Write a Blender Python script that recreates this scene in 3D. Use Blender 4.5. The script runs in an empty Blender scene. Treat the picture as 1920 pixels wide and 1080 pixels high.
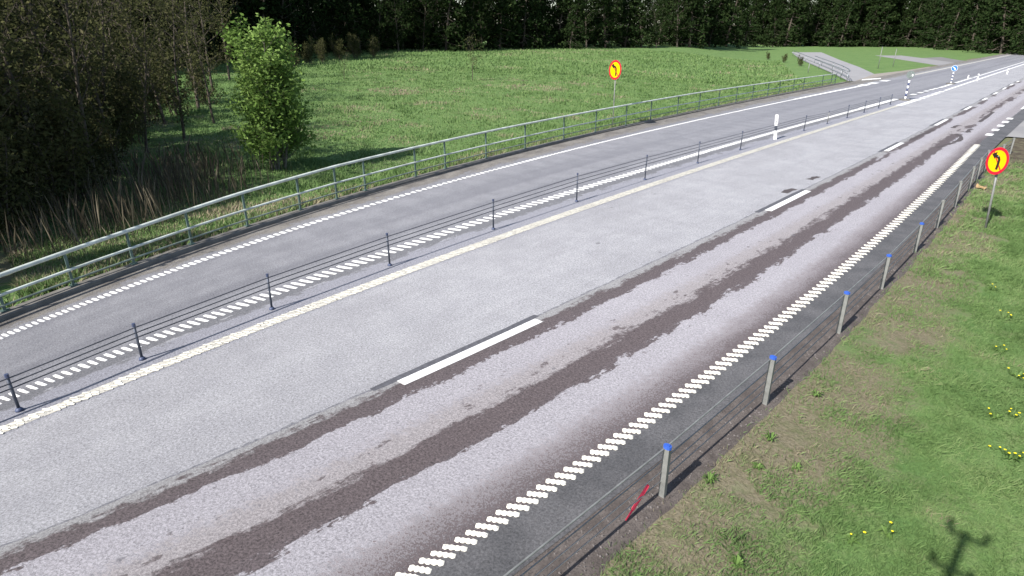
import bpy, math, random
import numpy as np
from mathutils import Vector, Matrix

random.seed(7)
RNG = np.random.default_rng(11)
scene = bpy.context.scene
COL = scene.collection

# ------------------------------------------------------------------ camera
CAM = np.array([0.0, 0.0, 5.5125])
CR = np.array([0.7475159550, 0.6642410097, -0.0019437034])
CU = np.array([-0.2520163341, 0.2863162353, 0.9243975231])
CF = np.array([-0.6145792580, 0.6905120523, -0.3814255383])
FPX = 1156.849
cd = bpy.data.cameras.new('camera')
cam = bpy.data.objects.new('camera', cd)
COL.objects.link(cam)
M = Matrix(((CR[0], CU[0], -CF[0], CAM[0]), (CR[1], CU[1], -CF[1], CAM[1]), (CR[2], CU[2], -CF[2], CAM[2]), (0, 0, 0, 1)))
cam.matrix_world = M
cd.sensor_width = 36.0
cd.lens = FPX / 1920 * 36.0
cd.clip_start = 0.1
cd.clip_end = 3000
scene.camera = cam

# ------------------------------------------------------------------ light
SUN_EL = math.radians(40.0)
SUN_AZ = math.radians(2.5)          # direction the shadows run, turned from +Y towards +X
w = bpy.data.worlds.new('World')
scene.world = w
w.use_nodes = True
nt = w.node_tree
nt.nodes.clear()
sky = nt.nodes.new('ShaderNodeTexSky')
sky.sky_type = 'NISHITA'
sky.sun_disc = False
sky.sun_elevation = SUN_EL
sky.sun_rotation = math.pi + SUN_AZ
sky.air_density = 1.0
sky.dust_density = 1.2
bg = nt.nodes.new('ShaderNodeBackground')
bg.inputs['Strength'].default_value = 0.085
wo = nt.nodes.new('ShaderNodeOutputWorld')
nt.links.new(sky.outputs[0], bg.inputs[0])
nt.links.new(bg.outputs[0], wo.inputs[0])
sl = bpy.data.lights.new('sun', 'SUN')
sl.energy = 4.2
sl.angle = math.radians(0.53)
sl.color = (1.0, 0.955, 0.9)
so = bpy.data.objects.new('sun', sl)
COL.objects.link(so)
so.rotation_euler = Vector((math.sin(SUN_AZ) * math.cos(SUN_EL), math.cos(SUN_AZ) * math.cos(SUN_EL), -math.sin(SUN_EL))).to_track_quat('-Z', 'Y').to_euler()
so.location = (0, -30, 40)
scene.view_settings.view_transform = 'Standard'
scene.view_settings.look = 'None'
scene.view_settings.gamma = 1.0
scene.view_settings.exposure = 1.06
scene.view_settings.use_curve_mapping = False

# ------------------------------------------------------------------ geometry of the road
def ray(px, py):
    d = CR * ((px - 960) / FPX) + CU * ((540 - py) / FPX) + CF
    return d

def gp(px, py, z=0.0):
    d = ray(px, py)
    t = (z - CAM[2]) / d[2]
    return CAM + d * t

LINES = {
 'K': [(0,603),(213,523),(433,447),(640,377),(840,322),(973,288),(1107,257),(1280,217),(1380,194),(1480,174),(1590,156)],
 'A': [(0,634),(58,609),(114,587),(171,564),(400,481),(600,413),(656,396),(707,381.5),(807,352),(1000,300),(1077,281),(1140,265),(1280,230),(1380,207),(1480,187),(1620,163)],
 'B': [(13,747),(87,715.6),(148,690.4),(195,671),(276,640),(628,508.3),(657,497.6),(772,458),(1006,380.7),(1133,340.7),(1193,322),(1280,297),(1380,268),(1547,223),(1680,185),(1773,163)],
 'P': [(37,770),(267,674),(510,580),(731,498),(925,430),(1081,378),(1209,337),(1308,306),(1388,281),(1507,245),(1588,221),(1647,203)],
 'C': [(0,809),(100,766),(200,727),(280,694),(380,655),(600,569),(700,532),(800,497),(1000,424),(1100,387),(1200,356),(1280,329),(1480,256),(1713,192)],
 'D': [(0,1036),(333,904),(640,771),(757,718),(1005,601),(1437,394),(1512,358),(1660,283),(1690,268),(1756,235),(1776,224),(1811,206),(1844,188),(1867,177),(1883,167),(1897,160)],
 'E': [(768,1077),(853,1025),(960,960),(1053,900),(1153,832),(1265,752),(1288,737),(1410,638),(1527,547),(1620,467),(1697,403),(1747,357),(1843,263)],
 'R': [(1237,928),(1435,758),(1573,625),(1650,541),(1710,473),(1752,427),(1787,388),(1812,357),(1830,342),(1845,323)],
}
UNOM = {'K': -17.3, 'A': -16.6, 'B': -13.0, 'P': -12.25, 'C': -11.8, 'D': -8.0, 'E': -4.67, 'R': -3.5}
ORDER = ['K', 'A', 'B', 'P', 'C', 'D', 'E', 'R']
FIT = {}
for k, pts in LINES.items():
    g = np.array([gp(*q)[:2] for q in pts])
    t = np.log(g[:, 1] + 8)
    deg = 3 if k not in ('R', 'E', 'D') else 2
    c = np.polyfit(t, g[:, 0], deg, w=1 / (g[:, 1] + 10))
    FIT[k] = (c, g[:, 1].min(), g[:, 1].max())

def lx(k, y):
    c, lo, hi = FIT[k]
    y = np.asarray(y, float)
    lo = max(lo, 0.3)
    yc = np.clip(y, lo, hi)
    f = lambda q: np.polyval(c, np.log(q + 8))
    s_lo = (f(lo + 1.5) - f(lo)) / 1.5
    x = f(yc)
    x = x + np.where(y < lo, (y - lo) * s_lo, 0)
    # beyond the last measured point all lines run on straight and parallel
    x = x + np.where(y > hi, (y - hi) * 0.012, 0)
    return x

def X(u, y):
    """world x of nominal lateral road coordinate u (metres) at distance y"""
    y = np.asarray(y, float)
    u = np.broadcast_to(np.asarray(u, float), y.shape)
    xs = np.stack([lx(k, y) for k in ORDER], -1)
    us = np.array([UNOM[k] for k in ORDER])
    i = np.clip(np.searchsorted(us, u) - 1, 0, len(us) - 2)
    u0, u1 = us[i], us[i + 1]
    a = np.take_along_axis(xs, i[..., None], -1)[..., 0]
    b = np.take_along_axis(xs, (i + 1)[..., None], -1)[..., 0]
    return a + (b - a) * (u - u0) / (u1 - u0)

def sstep(a, b, x):
    t = np.clip((x - a) / (b - a), 0, 1)
    return t * t * (3 - 2 * t)

def vnoise(x, y, s, seed=0):
    """smooth value noise in numpy"""
    x = np.asarray(x, float) / s; y = np.asarray(y, float) / s
    xi = np.floor(x).astype(np.int64); yi = np.floor(y).astype(np.int64)
    fx = x - xi; fy = y - yi
    fx = fx * fx * (3 - 2 * fx); fy = fy * fy * (3 - 2 * fy)
    def h(a, b):
        n = (a * 374761393 + b * 668265263 + seed * 1442695041) & 0x7fffffff
        n = ((n ^ (n >> 13)) * 1274126177) & 0x7fffffff
        return ((n ^ (n >> 16)) & 0xffff) / 65535.0
    return (h(xi, yi) * (1 - fx) + h(xi + 1, yi) * fx) * (1 - fy) + (h(xi, yi + 1) * (1 - fx) + h(xi + 1, yi + 1) * fx) * fy

PATH_A = np.array([-22.0, 84.0]); PATH_B = np.array([-49.0, 151.0])
PD = (PATH_B - PATH_A) / np.linalg.norm(PATH_B - PATH_A)

def terrain(x, y):
    x = np.asarray(x, float); y = np.asarray(y, float)
    yc = np.clip(y, -20, 250)
    d = lx('K', yc) - 0.30 - x            # distance left of the kerb beam
    e = x - lx('R', yc)                   # distance right of the cable barrier
    side = (x - PATH_A[0]) * (-PD[1]) + (y - PATH_A[1]) * PD[0]   # >0 left of the footpath
    side = np.where(y < 60, 99, side)
    ramp = sstep(4, 30, side)
    drop = -0.50 * sstep(0.5, 5, d) * sstep(0, 8, side)
    rise = 0.042 * np.clip(d - 6, 0, None) * ramp
    rise = np.where(rise > 6, 6 + (rise - 6) * 0.4, rise)
    left = np.where(d > 0, -0.03 + drop + rise + 0.10 * (vnoise(x, y, 3.0, 3) - .5) * sstep(1, 5, d) * ramp, -0.09)
    right = np.where(e > -0.1, -0.045 - 0.03 * np.clip(e, 0, 12) + 0.05 * (vnoise(x, y, .9, 5) - .5) * sstep(0, 1, e) * (1 - sstep(34, 40, y)), -0.09)
    right = np.where((y > 39) & (e > -0.1), -0.06, right)
    return np.where(d > 0, left, right)

def hit(px, py):
    """where the ray through a photo pixel meets the terrain"""
    d = ray(px, py); d = d / np.linalg.norm(d)
    t = np.concatenate([np.arange(2, 60, .05), np.arange(60, 500, .25)])
    P = CAM + t[:, None] * d
    b = P[:, 2] < terrain(P[:, 0], P[:, 1])
    i = int(np.argmax(b)) if b.any() else len(t) - 1
    p = P[i]
    return Vector((p[0], p[1], float(terrain(p[0], p[1]))))

# ------------------------------------------------------------------ materials
MATS = {}
class N:
    def __init__(s, name):
        s.m = bpy.data.materials.new(name); s.m.use_nodes = True
        s.t = s.m.node_tree; s.t.nodes.clear()
        s.out = s.t.nodes.new('ShaderNodeOutputMaterial')
        MATS[name] = s.m
    def n(s, ty, **kw):
        o = s.t.nodes.new(ty)
        for k, v in kw.items(): setattr(o, k, v)
        return o
    def put(s, sock, v):
        if v is None: return
        if isinstance(v, (int, float)): sock.default_value = v
        elif isinstance(v, (tuple, list)):
            sock.default_value = tuple(v) if len(v) == len(sock.default_value) else tuple(v) + (1.0,)
        else: s.t.links.new(v, sock)
    def math(s, op, a, b=None, clamp=False):
        o = s.n('ShaderNodeMath', operation=op, use_clamp=clamp)
        s.put(o.inputs[0], a); s.put(o.inputs[1], b); return o.outputs[0]
    def attr(s, name, geo=True):
        o = s.n('ShaderNodeAttribute', attribute_name=name); return o
    def xyz(s, a, b, c=0.0):
        o = s.n('ShaderNodeCombineXYZ'); s.put(o.inputs[0], a); s.put(o.inputs[1], b); s.put(o.inputs[2], c); return o.outputs[0]
    def noise(s, vec, scale, detail=3.0, rough=.55, dist=0.0):
        o = s.n('ShaderNodeTexNoise'); s.put(o.inputs['Vector'], vec)
        o.inputs['Scale'].default_value = scale; o.inputs['Detail'].default_value = detail
        o.inputs['Roughness'].default_value = rough; o.inputs['Distortion'].default_value = dist
        return o.outputs['Fac']
    def step(s, v, a, b, lo=0.0, hi=1.0):
        o = s.n('ShaderNodeMapRange', interpolation_type='SMOOTHSTEP')
        s.put(o.inputs[0], v); s.put(o.inputs[1], a); s.put(o.inputs[2], b); s.put(o.inputs[3], lo); s.put(o.inputs[4], hi)
        return o.outputs[0]
    def mix(s, f, a, b, mode='MIX'):
        o = s.n('ShaderNodeMix', data_type='RGBA', blend_type=mode)
        s.put(o.inputs[0], f); s.put(o.inputs[6], a); s.put(o.inputs[7], b); return o.outputs[2]
    def pos(s):
        return s.n('ShaderNodeNewGeometry').outputs['Position']
    def obj(s):
        return s.n('ShaderNodeTexCoord').outputs['Object']
    def bump(s, h, strength, dist=0.01):
        o = s.n('ShaderNodeBump'); s.put(o.inputs['Height'], h)
        o.inputs['Strength'].default_value = strength; o.inputs['Distance'].default_value = dist
        return o.outputs[0]
    def bsdf(s, col, rough=.8, metal=0.0, normal=None, spec=.35):
        b = s.n('ShaderNodeBsdfPrincipled'); s.put(b.inputs['Base Color'], col); s.put(b.inputs['Roughness'], rough)
        s.put(b.inputs['Metallic'], metal); b.inputs['Specular IOR Level'].default_value = spec
        if normal is not None: s.t.links.new(normal, b.inputs['Normal'])
        s.t.links.new(b.outputs[0], s.out.inputs[0]); return b
    def leaf(s, col, trans=.3):
        a = s.n('ShaderNodeBsdfDiffuse'); b = s.n('ShaderNodeBsdfTranslucent'); m = s.n('ShaderNodeMixShader')
        s.put(a.inputs[0], col); s.put(b.inputs[0], col); m.inputs[0].default_value = trans
        s.t.links.new(a.outputs[0], m.inputs[1]); s.t.links.new(b.outputs[0], m.inputs[2]); s.t.links.new(m.outputs[0], s.out.inputs[0])

def plain(name, col, rough=.6, metal=0.0, var=.25, scale=6.0, spec=.35):
    q = N(name)
    f = q.noise(q.obj(), scale, 4)
    f2 = q.noise(q.obj(), scale * 9, 2)
    c1 = tuple(v * (1 - var) for v in col); c2 = tuple(min(1, v * (1 + var)) for v in col)
    c = q.mix(q.step(f, .3, .7), c1, c2)
    c = q.mix(q.step(f2, .35, .7, 0, .35), c, tuple(v * .75 for v in col))
    q.bsdf(c, rough, metal, q.bump(f2, .15, .004), spec)
    return q.m

def tinted(name, ramp, trans=.3, dark=.0):
    """leaf / blade material: colour from a per-face tint attribute"""
    q = N(name)
    a = q.attr('tint').outputs['Fac']
    r = q.n('ShaderNodeValToRGB')
    el = r.color_ramp.elements
    while len(el) < len(ramp): el.new(.5)
    for e, (p_, c) in zip(el, ramp): e.position = p_; e.color = (*c, 1)
    q.put(r.inputs[0], a)
    q.leaf(r.outputs[0], trans)
    return q.m

plain('steel', (.25, .265, .28), .45, .6, .2, 5)
plain('steel_light', (.20, .205, .195), .55, .25, .2, 7)
plain('steel_dark', (.075, .085, .11), .5, .4, .25, 5)
plain('cable', (.25, .24, .23), .45, .5, .15, 20)
plain('cable_dark', (.075, .08, .095), .5, .4, .2, 20)
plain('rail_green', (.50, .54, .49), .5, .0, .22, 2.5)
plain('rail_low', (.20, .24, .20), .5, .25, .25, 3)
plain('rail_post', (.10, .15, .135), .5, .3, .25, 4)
plain('blue_cap', (.035, .10, .42), .45, 0, .12, 8)
plain('band_dark', (.045, .06, .14), .45, 0, .1, 8)
plain('blue_foot', (.055, .07, .125), .5, .1, .25, 8)
plain('sign_red', (.60, .012, .03), .35, 0, .06, 4)
plain('sign_yellow', (.80, .47, .0), .35, 0, .04, 4)
plain('sign_black', (.02, .016, .012), .4, 0, .1, 4)
plain('sign_blue', (.02, .14, .60), .35, 0, .08, 4)
plain('sign_white', (.80, .81, .82), .4, 0, .05, 4)
plain('sign_back', (.12, .15, .14), .6, 0, .15, 6)
plain('plastic_white', (.80, .80, .80), .4, 0, .05, 6)
plain('plastic_black', (.03, .03, .033), .45, 0, .2, 6)
plain('plastic_red', (.80, .045, .09), .4, 0, .1, 9)
plain('concrete', (.15, .142, .128), .85, 0, .22, 3)
plain('bark', (.075, .062, .048), .9, 0, .35, 7)
plain('bark_grey', (.13, .12, .10), .9, 0, .35, 7)
plain('litter_tan', (.38, .25, .12), .8, 0, .2, 9)
plain('flower_yellow', (.85, .68, .01), .6, 0, .1, 30)
plain('asphalt_brown', (.070, .058, .058), .85, 0, .25, 12)
plain('asphalt_seal', (.085, .085, .095), .8, 0, .25, 12)
plain('stone', (.14, .125, .12), .9, 0, .3, 12)

def paint(name, col, wear_or_vignette, grime):
    q = N(name); p = q.pos()
    big = q.noise(p, .9, 4, .6); f = q.noise(p, 16, 5, .75); g = q.noise(p, 55, 3, .7)
    c = q.mix(q.step(f, .35, .7), tuple(v * .88 for v in col), col)
    c = q.mix(q.math('MULTIPLY', q.step(q.math('ADD', q.math('MULTIPLY', f, .6), q.math('MULTIPLY', big, .4)), .48, .62), grime), c, (.34, .32, .28))
    c = q.mix(q.step(q.math('ADD', q.math('MULTIPLY', f, .55), q.math('MULTIPLY', g, .45)), wear_or_vignette, wear_or_vignette + .05), c, (.17, .165, .165))
    q.bsdf(c, .65, 0, q.bump(g, .4, .004), .3)
paint('paint_white', (.80, .80, .78), .575, .4)
paint('paint_cream', (.80, .77, .67), .57, .5)
paint('paint_worn', (.50, .48, .42), .53, .6)

def road_material():
    q = N('asphalt_carriageway')
    u = q.attr('u').outputs['Fac']; v = q.attr('v').outputs['Fac']
    uv = q.xyz(u, v)
    st = q.xyz(u, q.math('MULTIPLY', v, .22))        # stretched along the road
    st2 = q.xyz(q.math('MULTIPLY', u, 2.2), q.math('MULTIPLY', v, .05))
    fine = q.noise(uv, 30, 3, .75, .6)
    fine2 = q.noise(uv, 95, 2, .7)
    mid = q.noise(uv, 1.3, 4, .6)
    streak = q.noise(st2, 2.0, 4, .6)
    rag = q.noise(st, 4.0, 6, .7)                    # ragged edges
    rag2 = q.noise(uv, 7.0, 5, .7)
    rg = q.math('ADD', q.math('MULTIPLY', q.math('SUBTRACT', rag, .5), .95), q.math('MULTIPLY', q.math('SUBTRACT', rag2, .5), .42))
    ur = q.math('ADD', u, rg)                        # u with ragged offset
    us = q.math('ADD', u, q.math('MULTIPLY', rg, .22))
    # ---- light chip seal of the main lanes
    c = q.mix(q.step(mid, .3, .7), (.272, .270, .282), (.314, .312, .322))
    c = q.mix(q.step(streak, .42, .68, 0, .30), c, (.232, .228, .240))
    mot = q.noise(q.xyz(u, q.math('MULTIPLY', v, .45)), .55, 5, .7, .8)
    c = q.mix(q.step(mot, .44, .66, 0, .42), c, (.225, .222, .232))
    c = q.mix(q.step(mot, .36, .50, .25, 0), c, (.335, .335, .345))
    # right lane a touch warmer
    c = q.mix(q.step(us, -8.1, -7.9, 0, .55), c, (.288, .268, .288))
    # warm dust shading beside the bare strips
    def band(a0, a1, b0, b1, s):
        return q.math('MULTIPLY', q.step(s, a0, a1), q.step(s, b0, b1, 1, 0))
    dith = lambda f, k: q.math('MULTIPLY', q.step(q.math('ADD', f, q.math('MULTIPLY', q.math('SUBTRACT', q.math('ADD', q.math('MULTIPLY', fine, .6), q.math('MULTIPLY', rag2, .4)), .5), 2.6)), .40, .66), k)
    tan = (.220, .196, .188)
    c = q.mix(dith(band(-7.4, -6.45, -6.15, -6.0, us), .58), c, tan)
    c = q.mix(q.math('MULTIPLY', band(-8.2, -8.12, -7.9, -7.7, us), .75), c, (.216, .212, .208))
    c = q.mix(dith(band(-5.8, -4.9, -4.7, -4.6, us), .5), c, (.176, .152, .152))
    # ---- bare brown strips
    brown = q.mix(q.step(fine, .3, .7), (.058, .045, .046), (.092, .073, .074))
    patch = q.noise(q.xyz(q.math('MULTIPLY', u, .8), q.math('MULTIPLY', v, .16)), 1.0, 3, .6)
    far = q.step(v, 24, 52)                            # the strips break up with distance
    keep = q.step(q.math('SUBTRACT', patch, q.math('MULTIPLY', far, .22)), .26, .31)
    m1 = band(-8.03, -7.93, -7.60, -7.57, q.math('ADD', u, q.math('MULTIPLY', rg, .75)))
    m1 = q.math('MULTIPLY', m1, keep)
    m2 = band(-6.58, -6.44, -5.97, -5.93, ur)
    m2 = q.math('MULTIPLY', m2, keep)
    sp = q.math('MULTIPLY', q.math('SUBTRACT', fine, .5), 2.6)
    u3 = q.math('ADD', q.math('ADD', u, q.math('MULTIPLY', rg, .5)), sp)
    m3 = q.math('MULTIPLY', q.step(u3, -5.12, -4.92), q.step(v, 42, 50, 1, 0))
    c = q.mix(q.math('MULTIPLY', m1, .93), c, brown)
    c = q.mix(q.math('MULTIPLY', m2, .93), c, brown)
    c = q.mix(q.math('MULTIPLY', m3, .9), c, brown)
    fl = q.noise(q.xyz(q.math('MULTIPLY', u, 1.0), q.math('MULTIPLY', v, .55)), 3.2, 5, .68)
    m4 = q.math('MULTIPLY', q.step(fl, .600, .635), band(-7.3, -6.9, -6.3, -6.1, us))
    c = q.mix(q.math('MULTIPLY', m4, .75), c, brown)
    # stray bare specks
    vo = q.n('ShaderNodeTexVoronoi'); q.put(vo.inputs['Vector'], q.xyz(u, q.math('MULTIPLY', v, .7), 0)); vo.inputs['Scale'].default_value = 1.1
    sp2 = q.math('MULTIPLY', q.step(q.math('ADD', vo.outputs['Distance'], q.math('MULTIPLY', rag2, .12)), .10, .125, 1, 0), q.step(q.noise(uv, .8, 1), .44, .48))
    c = q.mix(q.math('MULTIPLY', sp2, .75), c, (.12, .115, .125))
    # ---- lane joint
    j = q.math('ABSOLUTE', q.math('ADD', us, 8.165))
    c = q.mix(q.math('MULTIPLY', q.step(j, .012, .035, 1, 0), q.step(rag2, .35, .6, .25, .8)), c, (.10, .10, .115))
    # ---- the strip between barrier and cream line
    c = q.mix(band(-12.62, -12.52, -11.72, -11.5, us), c, (.228, .228, .252))
    # ---- older grey lane on the far side
    old = q.mix(q.step(mid, .3, .7), (.182, .182, .195), (.222, .222, .235))
    wt = q.noise(q.xyz(q.math('MULTIPLY', u, 1.0), q.math('MULTIPLY', v, .012)), 1.6, 3, .5)
    old = q.mix(q.step(wt, .40, .66, 0, .55), old, (.128, .128, .143))
    old = q.mix(q.step(us, -13.12, -13.0, 0, .65), old, (.119, .119, .125))
    dirt = q.mix(q.step(rag, .35, .65), (.194, .180, .158), (.106, .095, .081))
    old = q.mix(q.step(ur, -16.95, -16.75, .9, 0), old, dirt)
    c = q.mix(q.step(ur, -12.58, -12.50, 1, 0), c, old)
    # ---- dark new asphalt outside the right edge line
    edge = q.mix(q.step(mid, .3, .7), (.068, .068, .071), (.103, .101, .104))
    edge = q.mix(q.step(rag2, .55, .8, 0, .5), edge, (.139, .135, .131))
    m5 = q.step(us, -4.66, -4.62)
    c = q.mix(m5, c, edge)
    wear_or_vignette = q.step(q.math('ADD', v, q.math('MULTIPLY', mot, 10)), 5, 17, .87, 1.03)  # painted vignette: lens falloff put into the road colour, darker near the camera
    # ---- aggregate grain
    g = q.step(q.math('ADD', q.math('MULTIPLY', fine, .6), q.math('MULTIPLY', fine2, .4)), .33, .67, .50, 1.50)
    gr = q.n('ShaderNodeCombineColor'); 
    g = q.math('MULTIPLY', g, wear_or_vignette)
    for i in range(3): q.put(gr.inputs[i], g)
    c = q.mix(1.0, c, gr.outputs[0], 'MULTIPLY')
    h = q.math('ADD', fine, q.math('MULTIPLY', fine2, .6))
    q.bsdf(c, .82, 0, q.bump(h, .55, .008), .3)
    return q.m
road_material()

def simple_noise_mat(name, c1, c2, c3, s1=1.2, s2=30, rough=.9, bump=.5):
    q = N(name); p = q.pos()
    c = q.mix(q.step(q.noise(p, s1, 5, .6), .35, .65), c1, c2)
    f = q.noise(p, s2, 4, .7)
    c = q.mix(q.step(f, .45, .65), c, c3)
    q.bsdf(c, rough, 0, q.bump(f, bump, .01), .2)
    return q.m
simple_noise_mat('asphalt_side', (.211, .207, .211), (.265, .261, .257), (.234, .226, .218), .35, 25)
simple_noise_mat('asphalt_path', (.234, .230, .234), (.281, .277, .281), (.257, .254, .257), .3, 25)
simple_noise_mat('asphalt_grey', (.156, .152, .148), (.187, .183, .176), (.164, .160, .156), .3, 25)
simple_noise_mat('gravel', (.082, .069, .062), (.125, .108, .098), (.051, .044, .041), 3.0, 45, .95, .9)
simple_noise_mat('sand', (.257, .234, .203), (.211, .187, .160), (.281, .257, .226), .5, 30)

def ground_mat():
    q = N('grass_ground'); p = q.pos()
    a = q.attr('straw').outputs['Fac']         # how bare / strawy the turf is
    n1 = q.noise(p, .35, 5, .6); n2 = q.noise(p, 2.6, 5, .65); n3 = q.noise(p, 22, 4, .7)
    c = q.mix(q.step(n1, .35, .65), (.085, .155, .048), (.115, .190, .062))
    c = q.mix(q.step(n2, .42, .70), c, (.140, .195, .075))
    c = q.mix(q.step(n3, .50, .72, 0, .5), c, (.055, .098, .032))
    stw = q.mix(q.step(n3, .35, .65), (.125, .112, .070), (.195, .170, .118))
    stw = q.mix(q.step(n2, .5, .7, 0, .6), stw, (.095, .115, .05))
    k = q.step(q.math('ADD', a, q.math('MULTIPLY', q.math('SUBTRACT', n2, .5), .9)), .35, .75)
    c = q.mix(k, c, stw)
    s = q.attr('soil').outputs['Fac']
    c = q.mix(q.step(q.math('ADD', s, q.math('MULTIPLY', q.math('SUBTRACT', n2, .5), .6)), .4, .65), c, (.060, .048, .036))
    q.bsdf(c, .95, 0, q.bump(q.math('ADD', n3, n2), .8, .04), .1)
    return q.m
ground_mat()

tinted('blade_green', [(0, (.072, .125, .042)), (.45, (.135, .215, .076)), (.75, (.190, .255, .108)), (.9, (.235, .21, .135)), (1, (.30, .255, .18))], .25)
tinted('leaf_light', [(0, (.070, .125, .030)), (.5, (.145, .235, .055)), (1, (.23, .33, .105))], .35)
tinted('leaf_brown', [(0, (.030, .034, .014)), (.5, (.062, .068, .028)), (.85, (.100, .100, .046)), (1, (.17, .15, .09))], .3)
tinted('leaf_olive', [(0, (.030, .040, .010)), (.6, (.070, .085, .020)), (1, (.12, .125, .04))], .3)
tinted('needle', [(0, (.008, .016, .006)), (.6, (.020, .034, .012)), (1, (.04, .055, .02))], .1)
tinted('reed', [(0, (.055, .048, .034)), (.6, (.11, .095, .068)), (1, (.20, .175, .13))], .25)
tinted('weed', [(0, (.06, .11, .03)), (.6, (.12, .20, .055)), (1, (.17, .26, .085))], .3)

# ------------------------------------------------------------------ mesh helpers
def link(name, mesh, parent=None):
    o = bpy.data.objects.new(name, mesh)
    COL.objects.link(o)
    if parent is not None: o.parent = parent
    return o

def mesh_np(name, V, F, mats, mi=None, tint=None, smooth=False, vattr=None):
    """V (n,3); F list of index tuples or (m,k) array"""
    me = bpy.data.meshes.new(name)
    if isinstance(F, np.ndarray):
        V = np.asarray(V, np.float32); F = F.astype(np.int32); k = F.shape[1]
        me.vertices.add(len(V)); me.vertices.foreach_set('co', V.ravel())
        me.loops.add(F.size); me.loops.foreach_set('vertex_index', F.ravel())
        me.polygons.add(len(F)); me.polygons.foreach_set('loop_start', np.arange(len(F), dtype=np.int32) * k)
        me.update(calc_edges=True)
    else:
        me.from_pydata([tuple(map(float, q)) for q in V], [], [tuple(int(i) for i in f) for f in F])
    for m in ([mats] if isinstance(mats, str) else mats): me.materials.append(MATS[m])
    if mi is not None: me.polygons.foreach_set('material_index', np.asarray(mi, np.int32))
    if tint is not None:
        a = me.attributes.new('tint', 'FLOAT', 'FACE'); a.data.foreach_set('value', np.asarray(tint, np.float32))
    if vattr:
        for k_, arr in vattr.items():
            a = me.attributes.new(k_, 'FLOAT', 'POINT'); a.data.foreach_set('value', np.asarray(arr, np.float32))
    me.polygons.foreach_set('use_smooth', np.full(len(me.polygons), smooth))
    me.update()
    return me

class MB:
    def __init__(s): s.V = []; s.F = []
    def add(s, V, F):
        o = len(s.V); s.V += [tuple(map(float, v)) for v in V]; s.F += [tuple(i + o for i in f) for f in F]; return s
    def box(s, c, d, R=None):
        v = []
        for sx in (-1, 1):
            for sy in (-1, 1):
                for sz in (-1, 1):
                    q = Vector((sx * d[0] / 2, sy * d[1] / 2, sz * d[2] / 2))
                    if R is not None: q = R @ q
                    v.append((c[0] + q.x, c[1] + q.y, c[2] + q.z))
        return s.add(v, [(0, 1, 3, 2), (4, 6, 7, 5), (0, 4, 5, 1), (2, 3, 7, 6), (0, 2, 6, 4), (1, 5, 7, 3)])
    def tube(s, pts, rad, n=8, cap=True):
        pts = [Vector(p) for p in pts]
        rad = [rad] * len(pts) if isinstance(rad, (int, float)) else rad
        V = []; F = []
        ref = None
        for i, p in enumerate(pts):
            d = (pts[min(i + 1, len(pts) - 1)] - pts[max(i - 1, 0)]).normalized()
            if ref is None: ref = Vector((0, 0, 1)) if abs(d.z) < .9 else Vector((1, 0, 0))
            a = d.cross(ref).normalized(); b = a.cross(d)
            if ref is not None: ref = b if b.length > .1 else ref
            for k in range(n):
                t = 2 * math.pi * k / n
                V.append(p + (a * math.cos(t) + b * math.sin(t)) * rad[i])
        for i in range(len(pts) - 1):
            for k in range(n):
                F.append((i * n + k, i * n + (k + 1) % n, (i + 1) * n + (k + 1) % n, (i + 1) * n + k))
        if cap:
            F.append(tuple(range(n))[::-1]); F.append(tuple((len(pts) - 1) * n + k for k in range(n)))
        return s.add(V, F)
    def prism(s, poly, z0, z1, M4=None):
        n = len(poly)
        V = [Vector((x, y, z0)) for x, y in poly] + [Vector((x, y, z1)) for x, y in poly]
        if M4 is not None: V = [M4 @ v for v in V]
        F = [tuple(range(n))[::-1], tuple(range(n, 2 * n))] + [(i, (i + 1) % n, n + (i + 1) % n, n + i) for i in range(n)]
        return s.add(V, F)
    def ring(s, r0, r1, z0, z1, M4, n=40):
        V = []
        for z in (z0, z1):
            for r in (r0, r1):
                for k in range(n):
                    t = 2 * math.pi * k / n; V.append(M4 @ Vector((r * math.cos(t), r * math.sin(t), z)))
        F = []
        for k in range(n):
            j = (k + 1) % n
            F += [(k, n + k, n + j, j), (2 * n + k, 2 * n + j, 3 * n + j, 3 * n + k), (n + k, 3 * n + k, 3 * n + j, n + j), (k, j, 2 * n + j, 2 * n + k)]
        return s.add(V, F)
    def build(s, name, mat, parent=None, smooth=False):
        return link(name, mesh_np(name, s.V, s.F, mat, smooth=smooth), parent)

def tag(o, label=None, cat=None, group=None, kind=None):
    if label: o['label'] = label
    if cat: o['category'] = cat
    if group: o['group'] = group
    if kind: o['kind'] = kind
    return o

def empty(name, loc, rz=0.0):
    o = bpy.data.objects.new(name, None); COL.objects.link(o)
    o.location = loc; o.rotation_euler = (0, 0, rz); o.empty_display_size = .2
    return o

def local(parent):
    return parent.location

# ------------------------------------------------------------------ terrain
def axis(parts):
    out = []
    for a, b, st in parts: out += list(np.arange(a, b, st))
    return np.array(out + [parts[-1][1]])
gx = axis([(-600, -120, 20), (-120, -60, 3), (-60, -30, 1.0), (-30, -14, .35), (-14, -4, 1.0), (-4, 6, .25), (6, 30, 2), (30, 600, 30)])
gy = axis([(-200, -30, 10), (-30, 0, 1.5), (0, 45, .5), (45, 110, 1.25), (110, 240, 4), (240, 1200, 40)])
GX, GY = np.meshgrid(gx, gy)
GZ = terrain(GX, GY)
ny, nx = GX.shape
idx = np.arange(ny * nx).reshape(ny, nx)
F = np.stack([idx[:-1, :-1], idx[:-1, 1:], idx[1:, 1:], idx[1:, :-1]], -1).reshape(-1, 4)
yc = np.clip(GY, -20, 250)
eR = GX - lx('R', yc); dK = lx('K', yc) - .3 - GX
straw_r = (1 - sstep(.6, 2.5, eR)) * .60 + .19 + .45 * (vnoise(GX, GY, 1.1, 21) - .5)
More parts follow.
